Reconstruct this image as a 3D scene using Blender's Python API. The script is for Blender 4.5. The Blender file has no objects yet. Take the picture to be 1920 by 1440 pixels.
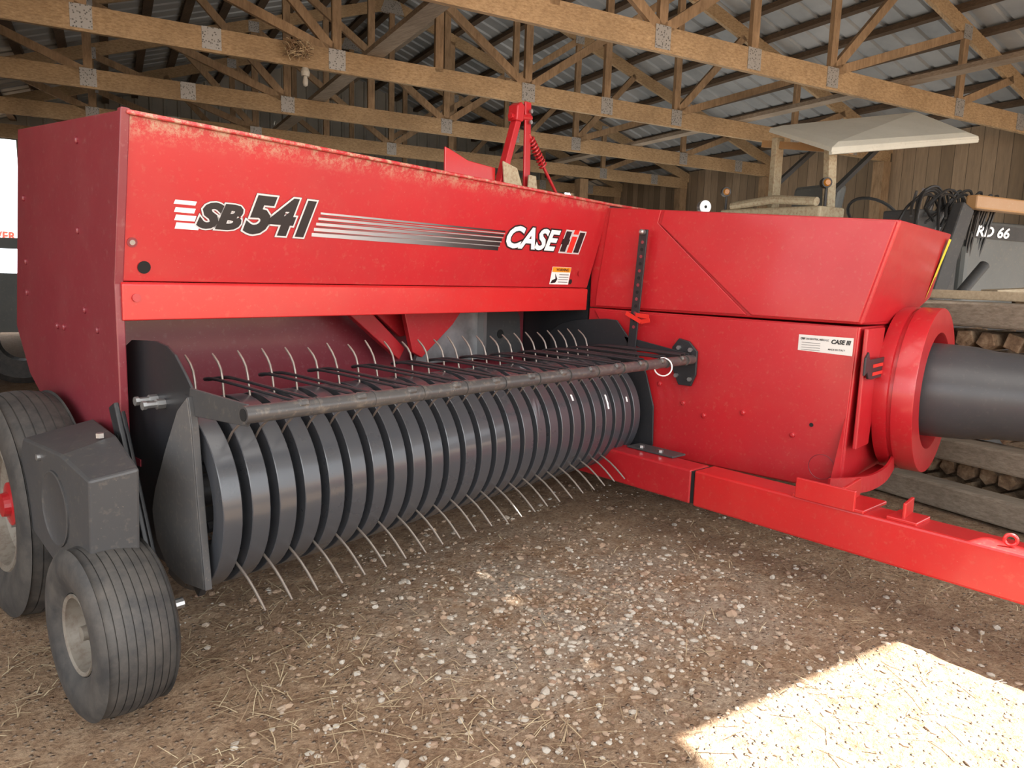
import bpy, bmesh, math, random
from mathutils import Vector, Matrix, noise
random.seed(7)
# ------------------------------------------------------------------ materials
MATS={}
def nmat(name,col=(.5,.5,.5),rough=.5,metal=0.,build=None,coat=0.,spec=.5):
    if name in MATS: return MATS[name]
    m=bpy.data.materials.new(name); m.use_nodes=True
    nt=m.node_tree; b=nt.nodes['Principled BSDF']
    b.inputs['Base Color'].default_value=(*col,1); b.inputs['Roughness'].default_value=rough
    b.inputs['Metallic'].default_value=metal; b.inputs['Coat Weight'].default_value=coat
    b.inputs['Coat Roughness'].default_value=.12
    b.inputs['Specular IOR Level'].default_value=spec
    if build: build(nt,b)
    MATS[name]=m; return m
def N(nt,t,**k):
    n=nt.nodes.new(t)
    for a,v in k.items(): setattr(n,a,v)
    return n
def noise_n(nt,scale,detail=4,rough=.55,vec=None,stretch=None):
    g=N(nt,'ShaderNodeNewGeometry'); v=vec or g.outputs['Position']
    if stretch:
        mp=N(nt,'ShaderNodeMapping'); mp.inputs['Scale'].default_value=stretch[:3]
        if len(stretch)>3: mp.inputs['Rotation'].default_value=(0,0,stretch[3])
        nt.links.new(v,mp.inputs['Vector']); v=mp.outputs['Vector']
    n=N(nt,'ShaderNodeTexNoise'); n.inputs['Scale'].default_value=scale; n.inputs['Detail'].default_value=detail
    n.inputs['Roughness'].default_value=rough; nt.links.new(v,n.inputs['Vector']); return n.outputs['Fac']
def ramp(nt,src,stops):
    r=N(nt,'ShaderNodeValToRGB'); e=r.color_ramp.elements
    while len(e)<len(stops): e.new(.5)
    for el,(p,c) in zip(e,stops):
        el.position=p; el.color=(*c,1) if len(c)==3 else c
    nt.links.new(src,r.inputs['Fac']); return r.outputs['Color']
def mixc(nt,f,a,b,mode='MIX'):
    m=N(nt,'ShaderNodeMix',data_type='RGBA',blend_type=mode)
    for s,i in ((f,0),(a,6),(b,7)):
        if isinstance(s,(int,float)): m.inputs[i].default_value=s
        elif isinstance(s,tuple): m.inputs[i].default_value=(*s,1)
        else: nt.links.new(s,m.inputs[i])
    return m.outputs[2]
def bump(nt,b,h,s=.3,d=.01):
    n=N(nt,'ShaderNodeBump'); n.inputs['Strength'].default_value=s; n.inputs['Distance'].default_value=d
    nt.links.new(h,n.inputs['Height']); nt.links.new(n.outputs['Normal'],b.inputs['Normal'])
def g3(v): return (v,v,v)
def paint(base,dust=(.42,.33,.22),amt=.35,lo=.5,topdust=False,rb=.32):
    def f(nt,b):
        n1=noise_n(nt,2.5,5,.6); n2=noise_n(nt,55,3,.6)
        c=mixc(nt,ramp(nt,n1,[(.35,g3(0)),(.75,g3(1))]),base,tuple(x*.88 for x in base))
        d=ramp(nt,n2,[(lo+.08,g3(0)),(.80,g3(amt))])
        c=mixc(nt,d,c,dust)
        d2=ramp(nt,noise_n(nt,6,6,.7),[(.48,g3(0)),(.95,g3(amt*.45))])
        c=mixc(nt,d2,c,dust)
        d3=ramp(nt,noise_n(nt,160,2,.5),[(.71,g3(0)),(.75,g3(min(1,amt*1.6)))])
        c=mixc(nt,d3,c,dust)
        if topdust:
            g=N(nt,'ShaderNodeNewGeometry'); s=N(nt,'ShaderNodeSeparateXYZ'); nt.links.new(g.outputs['Position'],s.inputs[0])
            mr=N(nt,'ShaderNodeMapRange'); mr.inputs[1].default_value=1.35; mr.inputs[2].default_value=1.42
            nt.links.new(s.outputs['Z'],mr.inputs[0])
            mm=N(nt,'ShaderNodeMath',operation='MULTIPLY'); nt.links.new(mr.outputs[0],mm.inputs[0])
            rr=ramp(nt,noise_n(nt,30,8,.85),[(.47,g3(0)),(.60,g3(1))]); nt.links.new(rr,mm.inputs[1])
            c=mixc(nt,mm.outputs[0],c,dust)
        nt.links.new(c,b.inputs['Base Color'])
        r=ramp(nt,n1,[(.3,g3(rb)),(.8,g3(rb+.15))]); nt.links.new(r,b.inputs['Roughness'])
        bump(nt,b,noise_n(nt,1.6,2,.5),.2,.01)
    return f
RED=nmat('red_paint',build=paint((.42,.012,.018),amt=.13),coat=.3)
REDT=nmat('red_paint_dusty_top',build=paint((.42,.013,.019),amt=.12,topdust=True),coat=.3)
REDB=nmat('red_paint_bright',build=paint((.50,.015,.016),amt=.12,rb=.28),coat=.4)
RED_SHADE=nmat('red_paint_shaded_maroon',build=paint((.20,.022,.034),dust=(.34,.20,.19),amt=.28,rb=.34),coat=.3)  # red paint darkened to maroon, end panel's shade put into the colour
BLACK=nmat('black_paint',build=paint((.018,.019,.022),dust=(.16,.13,.10),amt=.12,rb=.34),spec=.5)
BAND=nmat('satin_black_band_paint',build=lambda nt,b:nt.links.new(ramp(nt,noise_n(nt,9,4),[(.3,g3(.26)),(.7,g3(.33))]),b.inputs['Roughness']),col=(.046,.049,.056),coat=.35)
BLKD=nmat('black_dusty_paint',build=paint((.048,.048,.050),dust=(.30,.25,.18),amt=.2,rb=.45))
DEFL=nmat('grey_dusty_sheet',build=paint((.10,.098,.098),dust=(.34,.30,.24),amt=.25,lo=.45,rb=.40))
TUBEM=nmat('worn_grey_tube',build=paint((.055,.053,.054),dust=(.34,.28,.21),amt=.35,lo=.45,rb=.28))
DARK=nmat('dark_line',(.004,.004,.004),.8)
STEEL=nmat('worn_steel',(.38,.38,.38),.38,.85)
GALV=nmat('galvanized_sheet',build=lambda nt,b:nt.links.new(ramp(nt,noise_n(nt,7,5),[(.3,(.16,.16,.16)),(.7,(.42,.42,.43))]),b.inputs['Base Color']),metal=.5,rough=.4)
TINE=nmat('tine_steel',(.24,.205,.18),.36,.5)
def rubberf(nt,b):
    c=ramp(nt,noise_n(nt,14,5,.7),[(.35,(.028,.027,.027)),(.8,(.095,.084,.073))])
    nt.links.new(c,b.inputs['Base Color']); bump(nt,b,noise_n(nt,90,3),.15,.003)
RUBBER=nmat('tire_rubber',build=rubberf,rough=.62)
RIM=nmat('dull_beige_rim',build=paint((.23,.205,.17),dust=(.12,.075,.055),amt=.8,lo=.38,rb=.45),metal=.2)
WHITE=nmat('white_vinyl',(.80,.80,.80),.35)
SILVER=nmat('silver_vinyl',(.58,.58,.59),.35,.1)
INK=nmat('black_vinyl',(.014,.014,.016),.35)
YEL=nmat('yellow_vinyl',(.75,.62,.03),.4)
ORG=nmat('orange_vinyl',(.85,.30,.02),.4)
AMB=nmat('dull_amber_lens',(.40,.16,.02),.35)
PLATE=nmat('silver_label',(.62,.62,.60),.4,.25)
REDV=nmat('red_vinyl',(.65,.03,.02),.35)
def xramp(stops):
    def f(nt,b):
        g=N(nt,'ShaderNodeNewGeometry'); s=N(nt,'ShaderNodeSeparateXYZ'); nt.links.new(g.outputs['Position'],s.inputs[0])
        mr=N(nt,'ShaderNodeMapRange'); mr.inputs[1].default_value=1.3; mr.inputs[2].default_value=2.16
        nt.links.new(s.outputs['X'],mr.inputs[0])
        nt.links.new(ramp(nt,mr.outputs[0],stops),b.inputs['Base Color'])
    return f
GRAD=nmat('fading_stripe_vinyl',build=xramp([(0,(.50,.50,.51)),(.3,(.28,.28,.29)),(.7,(.06,.06,.06)),(1,(.012,.012,.014))]),rough=.35)
GRAD2=nmat('pinstripe_vinyl',build=xramp([(0,(.10,.03,.03)),(.5,(.24,.23,.23)),(1,(.36,.36,.36))]),rough=.35)
def woodf(c1,c2,st):
    def f(nt,b):
        tc=N(nt,'ShaderNodeTexCoord')
        n=noise_n(nt,6,8,.7,vec=tc.outputs['Object'],stretch=st)
        n2=noise_n(nt,2.2,3,.6)
        c=ramp(nt,n,[(.3,c1),(.7,c2)])
        c=mixc(nt,ramp(nt,n2,[(.3,g3(0)),(.8,g3(.6))]),c,tuple(x*.55 for x in c1))
        nt.links.new(c,b.inputs['Base Color']); bump(nt,b,n,.3,.004)
    return f
ANG=math.radians(-19.6)
WOODP=nmat('truss_wood',build=woodf((.23,.15,.075),(.53,.385,.225),(.8,14,14,-ANG)),rough=.75)
WOODW=nmat('web_wood',build=woodf((.19,.12,.062),(.42,.29,.17),(5,5,1.2)),rough=.75)
PURL=nmat('dark_purlin_wood',build=woodf((.05,.033,.02),(.13,.085,.05),(14,.8,14,-ANG)),rough=.85)
GREYW=nmat('weathered_timber',build=woodf((.18,.14,.10),(.40,.335,.26),(14,1,14,-ANG)),rough=.85)
LUMB=nmat('pale_lumber',build=woodf((.33,.26,.17),(.52,.43,.30),(2,12,12,-ANG)),rough=.8)
def endf(nt,b):
    n=noise_n(nt,16,6,.7)
    nt.links.new(ramp(nt,n,[(.3,(.055,.03,.016)),(.5,(.24,.15,.085)),(.72,(.45,.33,.21))]),b.inputs['Base Color']); bump(nt,b,n,.6,.01)
LOGM=nmat('split_firewood',build=endf,rough=.9)
def gusf(nt,b):
    v=N(nt,'ShaderNodeTexVoronoi'); v.inputs['Scale'].default_value=60
    g=N(nt,'ShaderNodeNewGeometry'); nt.links.new(g.outputs['Position'],v.inputs['Vector'])
    nt.links.new(ramp(nt,v.outputs['Distance'],[(.15,(.07,.07,.065)),(.4,(.34,.34,.33))]),b.inputs['Base Color'])
GUSS=nmat('punched_nail_plate',build=gusf,metal=.4,rough=.5)
def sheetf(c1,c2):
    def f(nt,b):
        nt.links.new(ramp(nt,noise_n(nt,1.5,5,.6),[(.3,c1),(.75,c2)]),b.inputs['Base Color'])
    return f
ROOFM=nmat('roof_sheet_underside',build=sheetf((.24,.26,.27),(.40,.42,.43)),metal=.25,rough=.5)
WALLM=nmat('grey_wall_sheet',build=sheetf((.29,.285,.25),(.45,.44,.39)),rough=.6)
def boardsf(nt,b):
    g=N(nt,'ShaderNodeNewGeometry'); mp=N(nt,'ShaderNodeMapping'); mp.inputs['Rotation'].default_value=(0,0,-ANG)
    nt.links.new(g.outputs['Position'],mp.inputs[0]); s=N(nt,'ShaderNodeSeparateXYZ'); nt.links.new(mp.outputs[0],s.inputs[0])
    m=N(nt,'ShaderNodeMath',operation='MULTIPLY'); m.inputs[1].default_value=6.5; nt.links.new(s.outputs['Y'],m.inputs[0])
    fr=N(nt,'ShaderNodeMath',operation='FRACT'); nt.links.new(m.outputs[0],fr.inputs[0])
    fl=N(nt,'ShaderNodeMath',operation='FLOOR'); nt.links.new(m.outputs[0],fl.inputs[0])
    wn=N(nt,'ShaderNodeTexWhiteNoise',noise_dimensions='1D'); nt.links.new(fl.outputs[0],wn.inputs['W'])
    c=ramp(nt,wn.outputs['Value'],[(0,(.18,.13,.08)),(1,(.42,.315,.21))])
    c=mixc(nt,ramp(nt,noise_n(nt,4,6,.7,stretch=(8,8,1)),[(.3,g3(0)),(.8,g3(.7))]),c,(.13,.10,.07))
    gap=ramp(nt,fr.outputs[0],[(0,g3(1)),(.06,g3(0))])
    nt.links.new(mixc(nt,gap,c,(.005,.004,.003)),b.inputs['Base Color'])
BOARDS=nmat('wall_boards',build=boardsf,rough=.85)
def groundf(nt,b):
    n1=noise_n(nt,1.3,6,.6); n2=noise_n(nt,16,8,.72); n3=noise_n(nt,70,5,.7)
    c=ramp(nt,n2,[(.30,(.24,.135,.078)),(.48,(.42,.275,.17)),(.70,(.58,.42,.28))])
    c=mixc(nt,ramp(nt,n1,[(.35,g3(0)),(.7,g3(.4))]),c,(.45,.325,.215))
    g=N(nt,'ShaderNodeNewGeometry'); vm=N(nt,'ShaderNodeVectorMath',operation='DISTANCE'); vm.inputs[1].default_value=(1.85,1.3,0)
    nt.links.new(g.outputs['Position'],vm.inputs[0])
    mr=N(nt,'ShaderNodeMapRange'); mr.inputs[1].default_value=.9; mr.inputs[2].default_value=.15; nt.links.new(vm.outputs['Value'],mr.inputs[0])
    mm=N(nt,'ShaderNodeMath',operation='MULTIPLY'); nt.links.new(mr.outputs[0],mm.inputs[0])
    nt.links.new(ramp(nt,noise_n(nt,4,6,.75),[(.40,g3(0)),(.58,g3(.85))]),mm.inputs[1])
    c=mixc(nt,mm.outputs[0],c,(.54,.48,.40))
    v=N(nt,'ShaderNodeTexVoronoi'); v.inputs['Scale'].default_value=70; nt.links.new(g.outputs['Position'],v.inputs['Vector'])
    peb=ramp(nt,v.outputs['Distance'],[(.18,g3(1)),(.40,g3(0))])
    sel=ramp(nt,v.outputs['Color'],[(.60,g3(0)),(.66,g3(1))])
    pm=mixc(nt,1.0,peb,sel,'MULTIPLY')
    c=mixc(nt,mixc(nt,1.0,pm,g3(.7),'MULTIPLY'),c,mixc(nt,v.outputs['Color'],(.26,.18,.13),(.54,.47,.39)))
    c=mixc(nt,ramp(nt,n3,[(.3,g3(.75)),(.56,g3(0))]),c,(.14,.075,.044))
    nt.links.new(c,b.inputs['Base Color'])
    a=N(nt,'ShaderNodeMath',operation='ADD'); nt.links.new(n2,a.inputs[0]); nt.links.new(n3,a.inputs[1])
    a2=N(nt,'ShaderNodeMath',operation='ADD'); nt.links.new(a.outputs[0],a2.inputs[0]); nt.links.new(pm,a2.inputs[1])
    bump(nt,b,a2.outputs[0],1.0,.024)
GROUND=nmat('dirt_ground',build=groundf,rough=.95,spec=.2)
def stonef(nt,b):
    g=N(nt,'ShaderNodeNewGeometry')
    nt.links.new(ramp(nt,g.outputs['Random Per Island'],[(0,(.24,.15,.10)),(.4,(.36,.26,.18)),(.8,(.40,.35,.29)),(1,(.48,.44,.38))]),b.inputs['Base Color'])
STONE=nmat('gravel_stone',build=stonef,rough=.9)
def strawf(nt,b):
    g=N(nt,'ShaderNodeNewGeometry')
    nt.links.new(ramp(nt,g.outputs['Random Per Island'],[(0,(.17,.10,.06)),(.6,(.38,.28,.17)),(1,(.58,.48,.31))]),b.inputs['Base Color'])
STRAW=nmat('straw',build=strawf,rough=.9)
TRW=nmat('aged_tan_white_paint',build=paint((.42,.36,.24),dust=(.20,.10,.05),amt=.8,lo=.38,rb=.55))
TRD=nmat('dark_machine_paint',build=paint((.03,.03,.03),dust=(.18,.15,.11),amt=.3,rb=.5))
TRG=nmat('grey_machine_paint',build=paint((.10,.105,.10),dust=(.25,.2,.15),amt=.35,rb=.5))
# ------------------------------------------------------------------ helpers
WL={}
COL=bpy.context.scene.collection
def link(o,wl,parent=None):
    WL[o.name]=Vector(wl); COL.objects.link(o) if o.name not in COL.objects else None
    if parent is not None:
        o.parent=parent; o.location=WL[o.name]-WL[parent.name]
    else: o.location=wl
    return o
def mk(name,vs,fs,mat,parent=None,smooth=False,bevel=0,**props):
    vs=[Vector(v) for v in vs]
    mn=Vector([min(v[i] for v in vs) for i in range(3)]); mx=Vector([max(v[i] for v in vs) for i in range(3)])
    c=(mn+mx)/2
    me=bpy.data.meshes.new(name); me.from_pydata([v-c for v in vs],[],fs); me.update()
    bm=bmesh.new(); bm.from_mesh(me); bmesh.ops.recalc_face_normals(bm,faces=bm.faces)
    if smooth:
        for fc in bm.faces: fc.smooth=True
        for e in bm.edges:
            if len(e.link_faces)==2 and e.calc_face_angle(0)>.6: e.smooth=False
    bm.to_mesh(me); bm.free()
    mats=mat if isinstance(mat,list) else [mat]
    for m in mats: me.materials.append(m)
    o=bpy.data.objects.new(name,me)
    if bevel:
        b=o.modifiers.new('bevel','BEVEL'); b.width=bevel; b.segments=2; b.limit_method='ANGLE'
    for k,v in props.items(): o[k]=v
    return link(o,c,parent)
def empty(name,loc,label=None,category=None,parent=None,group=None):
    o=bpy.data.objects.new(name,None); o.empty_display_size=.2
    if label: o['label']=label; o['category']=category
    if group: o['group']=group
    return link(o,Vector(loc),parent)
def tag(o,label,cat,group=None):
    o['label']=label; o['category']=cat
    if group: o['group']=group
    return o
class MB:
    def __init__(s): s.v=[];s.f=[]
    def add(s,vs,fs):
        n=len(s.v); s.v+= [Vector(v) for v in vs]; s.f+=[[i+n for i in f] for f in fs]; return s
def box_vf(a,b):
    x0,y0,z0=a;x1,y1,z1=b
    return ([(x0,y0,z0),(x1,y0,z0),(x1,y1,z0),(x0,y1,z0),(x0,y0,z1),(x1,y0,z1),(x1,y1,z1),(x0,y1,z1)],
     [(0,3,2,1),(4,5,6,7),(0,1,5,4),(1,2,6,5),(2,3,7,6),(3,0,4,7)])
def beam_vf(a,b,w,h,up=(0,0,1)):
    a=Vector(a);b=Vector(b);d=(b-a).normalized();s=d.cross(Vector(up)).normalized();u=s.cross(d).normalized()
    vs=[]
    for c in (a,b):
        for i,j in ((-1,-1),(1,-1),(1,1),(-1,1)): vs.append(c+s*w/2*i+u*h/2*j)
    return vs,[(0,1,2,3),(7,6,5,4),(0,4,5,1),(1,5,6,2),(2,6,7,3),(3,7,4,0)]
def prism_x(poly,x0,x1):
    n=len(poly); vs=[(x0,y,z) for y,z in poly]+[(x1,y,z) for y,z in poly]
    return vs,[list(range(n))]+[list(range(2*n-1,n-1,-1))]+[(i,(i+1)%n,(i+1)%n+n,i+n) for i in range(n)]
def prism_y(poly,y0,y1):
    n=len(poly); vs=[(x,y0,z) for x,z in poly]+[(x,y1,z) for x,z in poly]
    return vs,[list(range(n))]+[list(range(2*n-1,n-1,-1))]+[(i,(i+1)%n,(i+1)%n+n,i+n) for i in range(n)]
def sweep_vf(pts,r,seg=8,cap=True):
    pts=[Vector(p) for p in pts]; vs=[];fs=[];n=len(pts)
    up=Vector((0,0,1)); prev=None
    for i,p in enumerate(pts):
        d=(pts[min(i+1,n-1)]-pts[max(i-1,0)]).normalized()
        if prev is None:
            s=d.cross(up)
            if s.length<.1: s=d.cross(Vector((1,0,0)))
            s.normalize()
        else:
            s=(prev-d*prev.dot(d)).normalized()
        prev=s; t=d.cross(s)
        rr=r[i] if isinstance(r,(list,tuple)) else r
        for k in range(seg):
            a=2*math.pi*k/seg; vs.append(p+s*math.cos(a)*rr+t*math.sin(a)*rr)
    for i in range(n-1):
        for k in range(seg):
            k2=(k+1)%seg; fs.append((i*seg+k,i*seg+k2,(i+1)*seg+k2,(i+1)*seg+k))
    if cap: fs+= [list(range(seg-1,-1,-1)),list(range((n-1)*seg,n*seg))]
    return vs,fs
def lathe_vf(prof,c,axis,seg=40,closed=False):
    c=Vector(c);ax=Vector(axis).normalized()
    s=ax.cross(Vector((0,0,1)));s= s.normalized() if s.length>.1 else Vector((1,0,0))
    t=ax.cross(s);vs=[];fs=[];n=len(prof)
    for a,r in prof:
        for k in range(seg):
            th=2*math.pi*k/seg; vs.append(c+ax*a+(s*math.cos(th)+t*math.sin(th))*r)
    for i in range(n if closed else n-1):
        j=(i+1)%n
        for k in range(seg):
            k2=(k+1)%seg; fs.append((i*seg+k,j*seg+k,j*seg+k2,i*seg+k2))
    if not closed:
        if prof[0][1]>1e-4: fs.append(list(range(seg)))
        if prof[-1][1]>1e-4: fs.append(list(range(n*seg-1,(n-1)*seg-1,-1)))
    return vs,fs
def smooth_pts(p,n=6):
    p=[Vector(q) for q in p]; out=[]
    for i in range(len(p)-1):
        p0=p[max(i-1,0)];p1=p[i];p2=p[i+1];p3=p[min(i+2,len(p)-1)]
        for k in range(n):
            t=k/n; out.append(.5*((2*p1)+(-p0+p2)*t+(2*p0-5*p1+4*p2-p3)*t*t+(-p0+3*p1-3*p2+p3)*t**3))
    out.append(p[-1]); return out
def raw_text(s,shear=0,off=0.,ext=0.):
    cu=bpy.data.curves.new('t','FONT'); cu.body=s; cu.shear=shear; cu.offset=off; cu.extrude=ext; cu.resolution_u=3
    o=bpy.data.objects.new('t',cu); COL.objects.link(o)
    dg=bpy.context.evaluated_depsgraph_get(); dg.update()
    me=o.evaluated_get(dg).to_mesh()
    vs=[v.co.copy() for v in me.vertices]; fs=[list(p.vertices) for p in me.polygons]
    o.evaluated_get(dg).to_mesh_clear(); bpy.data.objects.remove(o); bpy.data.curves.remove(cu)
    return vs,fs
def text_on(name,s,O,U,V,w,h,mat,parent,shear=0,off=0.,lift=0.):
    O=Vector(O);U=Vector(U).normalized();V=Vector(V).normalized();Nn=U.cross(V)
    bv,_=raw_text(s,shear,0.)
    x0=min(v.x for v in bv);x1=max(v.x for v in bv);y0=min(v.y for v in bv);y1=max(v.y for v in bv)
    vs,fs=raw_text(s,shear,off)
    return mk(name,[O+U*((v.x-x0)/(x1-x0)*w)+V*((v.y-y0)/(y1-y0)*h)+Nn*lift for v in vs],fs,mat,parent)
def quad_on(name,O,U,V,pts,mat,parent,lift=0.001):
    O=Vector(O);U=Vector(U).normalized();V=Vector(V).normalized();Nn=U.cross(V)
    return mk(name,[O+U*a+V*b+Nn*lift for a,b in pts],[list(range(len(pts)))],mat,parent)
CA,SA=math.cos(ANG),math.sin(ANG)
def W(p,q,z=0.): return Vector((CA*p-SA*q,SA*p+CA*q,z))
VZ=Vector((0,0,1))
# ================================================================== BALER
BA=empty('hay_baler',(1.9,1.9,0),'red square hay baler with black pickup reel on dirt floor','farm machine')
fy=lambda z:2.026-(z-1.008)*.2087
hood=empty('hood',(1.8,2.2,1.2),parent=BA)
tR=1.392
mk('front_panel',[(.742,fy(1.42),1.42),(2.845,fy(tR),tR),(2.80,2.026,1.008),(.742,2.026,1.008),
   (.742,fy(1.42)+.012,1.42),(2.845,fy(tR)+.012,tR),(2.80,2.038,1.008),(.742,2.038,1.008)],
   [(0,1,2,3),(7,6,5,4),(0,4,5,1),(1,5,6,2),(2,6,7,3),(3,7,4,0)],REDT,hood,bevel=.002)
lip=MB(); lip.add(*prism_x([(2.012,1.000),(2.022,1.006),(2.040,1.006),(2.044,.915),(2.10,.915),(2.10,.905),(2.016,.905)],.742,2.79))
mk('lower_lip_panel',lip.v,lip.f,REDB,hood,bevel=.003)
mk('top_panel',[(.74,1.925,1.424),(2.85,1.935,tR+.004),(3.47,1.97,1.405),(3.47,2.9,1.42),(.74,2.80,1.468),
   (.74,1.925,1.412),(2.85,1.935,tR-.008),(3.47,1.97,1.393),(3.47,2.9,1.408),(.74,2.80,1.456)],
   [(0,1,2,3,4),(9,8,7,6,5),(0,5,6,1),(1,6,7,2),(2,7,8,3),(3,8,9,4),(4,9,5,0)],REDT,hood,bevel=.004)
mk('end_panel',*prism_x([(1.935,1.422),(2.03,1.0),(2.036,.90),(2.066,.572),(2.617,.571),(2.814,.679),(2.929,.833),(2.77,1.464)],.732,.744),RED_SHADE,BA,bevel=.003)
mk('edge_flange',*prism_x([(1.93,1.428),(2.024,1.0),(2.028,.572),(2.05,.572),(2.05,1.0),(1.955,1.428)],.728,.75),RED_SHADE,hood,bevel=.003)
bolts=[(2.25,1.38),(2.28,1.14),(2.26,.92),(2.44,.86),(2.50,.86),(2.75,1.25),(2.77,1.05),(2.78,.95),(2.17,.87)]
for y,z in bolts: mk('bolt',*lathe_vf([(0,.010),(.004,.010),(.007,.006)],(.732,y,z),(-1,0,0),10),RED_SHADE,BA)
mk('back_panel',*box_vf((.745,2.44,.50),(2.83,2.452,1.40)),RED_SHADE,BA)
mk('feed_opening_panel',*box_vf((2.836,2.04,.30),(2.85,2.90,1.37)),BLACK,BA)
mk('rear_deck',*box_vf((.76,2.453,.45),(3.45,2.88,.50)),RED_SHADE,BA)
mk('cross_auger_bed',*box_vf((.78,2.05,.50),(2.78,2.44,.52)),RED_SHADE,BA)
mk('feeder_fork',*prism_y([(1.60,.93),(1.72,.93),(1.93,.745),(1.90,.70)],2.30,2.33),RED,BA,bevel=.003)
mk('feeder_fork',*prism_y([(1.86,.95),(2.24,.95),(2.14,.84),(1.97,.71),(1.92,.735)],2.24,2.265),RED,BA,bevel=.003)
mk('feeder_fork',*prism_y([(1.72,.95),(1.92,.95),(2.02,.80),(1.93,.79)],2.33,2.35),RED,BA,bevel=.003)
mk('feeder_shield',*prism_y([(2.05,.66),(2.10,.80),(2.2,.92),(2.44,.94),(2.44,.66)],2.38,2.40),GALV,BA)
mk('feeder_plate',*prism_y([(2.455,.95),(2.62,.95),(2.71,.86),(2.73,.66),(2.455,.66)],2.36,2.375),BLKD,BA)
mk('feeder_plate_edge',*box_vf((2.435,2.34,.66),(2.455,2.40,.96)),STEEL,BA)
mk('hole',*lathe_vf([(0,.022),(.002,.022)],(2.57,2.359,.775),(0,-1,0),16),DARK,BA)
# --- decals
U=Vector((1,0,0)); V=Vector((0,-.2043,.979)).normalized()
def FP(x,z): return Vector((x,fy(z)-.0006,z))
dec=empty('decal_set',FP(1.7,1.2),parent=BA)
for k,(z,w) in enumerate([(1.214,.058),(1.193,.054),(1.172,.055),(1.150,.064)]):
    hh=.011+.002*k
    quad_on('stripe',FP(.868+.002*k,z),U,V,[(0,0),(w,0),(w+.004,hh),(.004,hh)],WHITE,dec)
def outl(s,x,z,w,h,shear,o1,o2):
    text_on('lettering',s,FP(x,z),U,V,w,h,INK,dec,shear,o1*1.08,.0008)
    text_on('lettering',s,FP(x,z),U,V,w,h,SILVER,dec,shear,o1,.0014)
    text_on('lettering',s,FP(x,z),U,V,w,h,INK,dec,shear,o2,.0022)
outl('SB',.938,1.160,.120,.064,.3,.095,.055)
outl('541',1.075,1.156,.215,.100,.3,.085,.050)
for k in range(5):
    z0=1.226-k*.0165; t=.0060+.0012*k
    quad_on('stripe',FP(1.318-.006*k,z0),U,V,[(0,-t/2),(.852,-t/2-.001*k),(.852,t/2+.001*k),(0,t/2)],GRAD,dec)
    if k<4: quad_on('stripe',FP(1.320-.006*k,z0-.00825),U,V,[(0,-.0014),(.850,-.0018),(.850,.0018),(0,.0014)],GRAD2,dec)
text_on('lettering','CASE',FP(2.188,1.168),U,V,.325,.083,INK,dec,.25,.085,.0012)
text_on('lettering','CASE',FP(2.188,1.168),U,V,.325,.083,WHITE,dec,.25,.035,.0022)
def slant(x,z,w,h,m,l):
    sh=.25*h; quad_on('emblem_bar',FP(x,z),U,V,[(0,0),(w,0),(w+sh,h),(sh,h)],m,dec,l)
slant(2.530,1.158,.150,.104,SILVER,.0012)
slant(2.537,1.165,.038,.090,INK,.0022); slant(2.635,1.165,.038,.090,INK,.0022)
slant(2.537,1.196,.135,.024,INK,.0020)
slant(2.579,1.158,.052,.106,SILVER,.0026); slant(2.586,1.163,.038,.072,REDV,.0034); slant(2.609,1.243,.036,.020,REDV,.0034)
quad_on('warning_label',FP(2.512,1.022),U,V,[(0,0),(.135,0),(.135,.078),(0,.078)],WHITE,dec,.001)
quad_on('warning_label_header',FP(2.512,1.076),U,V,[(.002,0),(.133,0),(.133,.022),(.002,.022)],ORG,dec,.002)
text_on('lettering','WARNING',FP(2.540,1.081),U,V,.09,.012,INK,dec,0,.03,.003)
quad_on('label_pictogram',FP(2.516,1.026),U,V,[(0,0),(.035,.004),(.045,.02),(.022,.045),(.03,.022),(.008,.014)],INK,dec,.002)
for k in range(4): quad_on('label_line',FP(2.568,1.064-k*.011),U,V,[(0,0),(.07,0),(.07,.003),(0,.003)],TRG,dec,.002)
def spot(name,x,z,r,m,lift=.0015):
    O=FP(x,z); Nn=U.cross(V)
    return mk(name,[O+Nn*lift+U*math.cos(a)*r+V*math.sin(a)*r for a in [k*math.pi/10 for k in range(20)]],[list(range(20))],m,dec)
spot('hole',.800,1.045,.017,DARK); spot('screw',.768,1.108,.013,RED_SHADE); spot('screw',.768,1.108,.007,STEEL,.003); spot('hole',2.66,1.035,.012,DARK); spot('screw',2.715,1.075,.012,RED,.004)
mk('screw',*lathe_vf([(0,.011),(.006,.011)],(.775,2.015,.965),(0,-1,0),12),RED,hood)
# --- bale chamber
ch=empty('bale_chamber',(3.2,1.4,.8),parent=BA)
mk('lower_housing',[(2.83,2.03,.915),(2.83,.812,.906),(2.83,.826,.275),(2.83,1.656,.275),(2.83,2.03,.30),
   (3.50,2.03,.915),(3.50,.80,.906),(3.46,.81,.275),(3.46,1.656,.275),(3.50,2.03,.30)],
   [(0,1,2,3,4),(9,8,7,6,5),(0,5,6,1),(1,6,7,2),(2,7,8,3),(3,8,9,4),(4,9,5,0)],RED,ch,bevel=.006)
mk('upper_housing',[(2.83,2.03,.918),(2.83,.808,.914),(2.83,.714,1.287),(2.83,1.934,1.376),(2.83,2.03,1.376),
   (3.60,2.03,.918),(3.29,.79,.914),(3.62,.765,1.01),(3.57,.70,1.285),(3.57,1.934,1.385),(3.57,2.03,1.385)],
   [(0,1,2,3,4),(0,5,7,6,1),(1,6,7,8,2),(2,8,9,3),(3,9,10,4),(4,10,5,0),(5,10,9,8,7)],RED,ch,bevel=.008)
mk('access_panel',*prism_x([(1.648,1.352),(1.662,1.292),(1.225,.926),(.818,.922),(.727,1.281)],2.818,2.832),RED,ch,bevel=.003)
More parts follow.
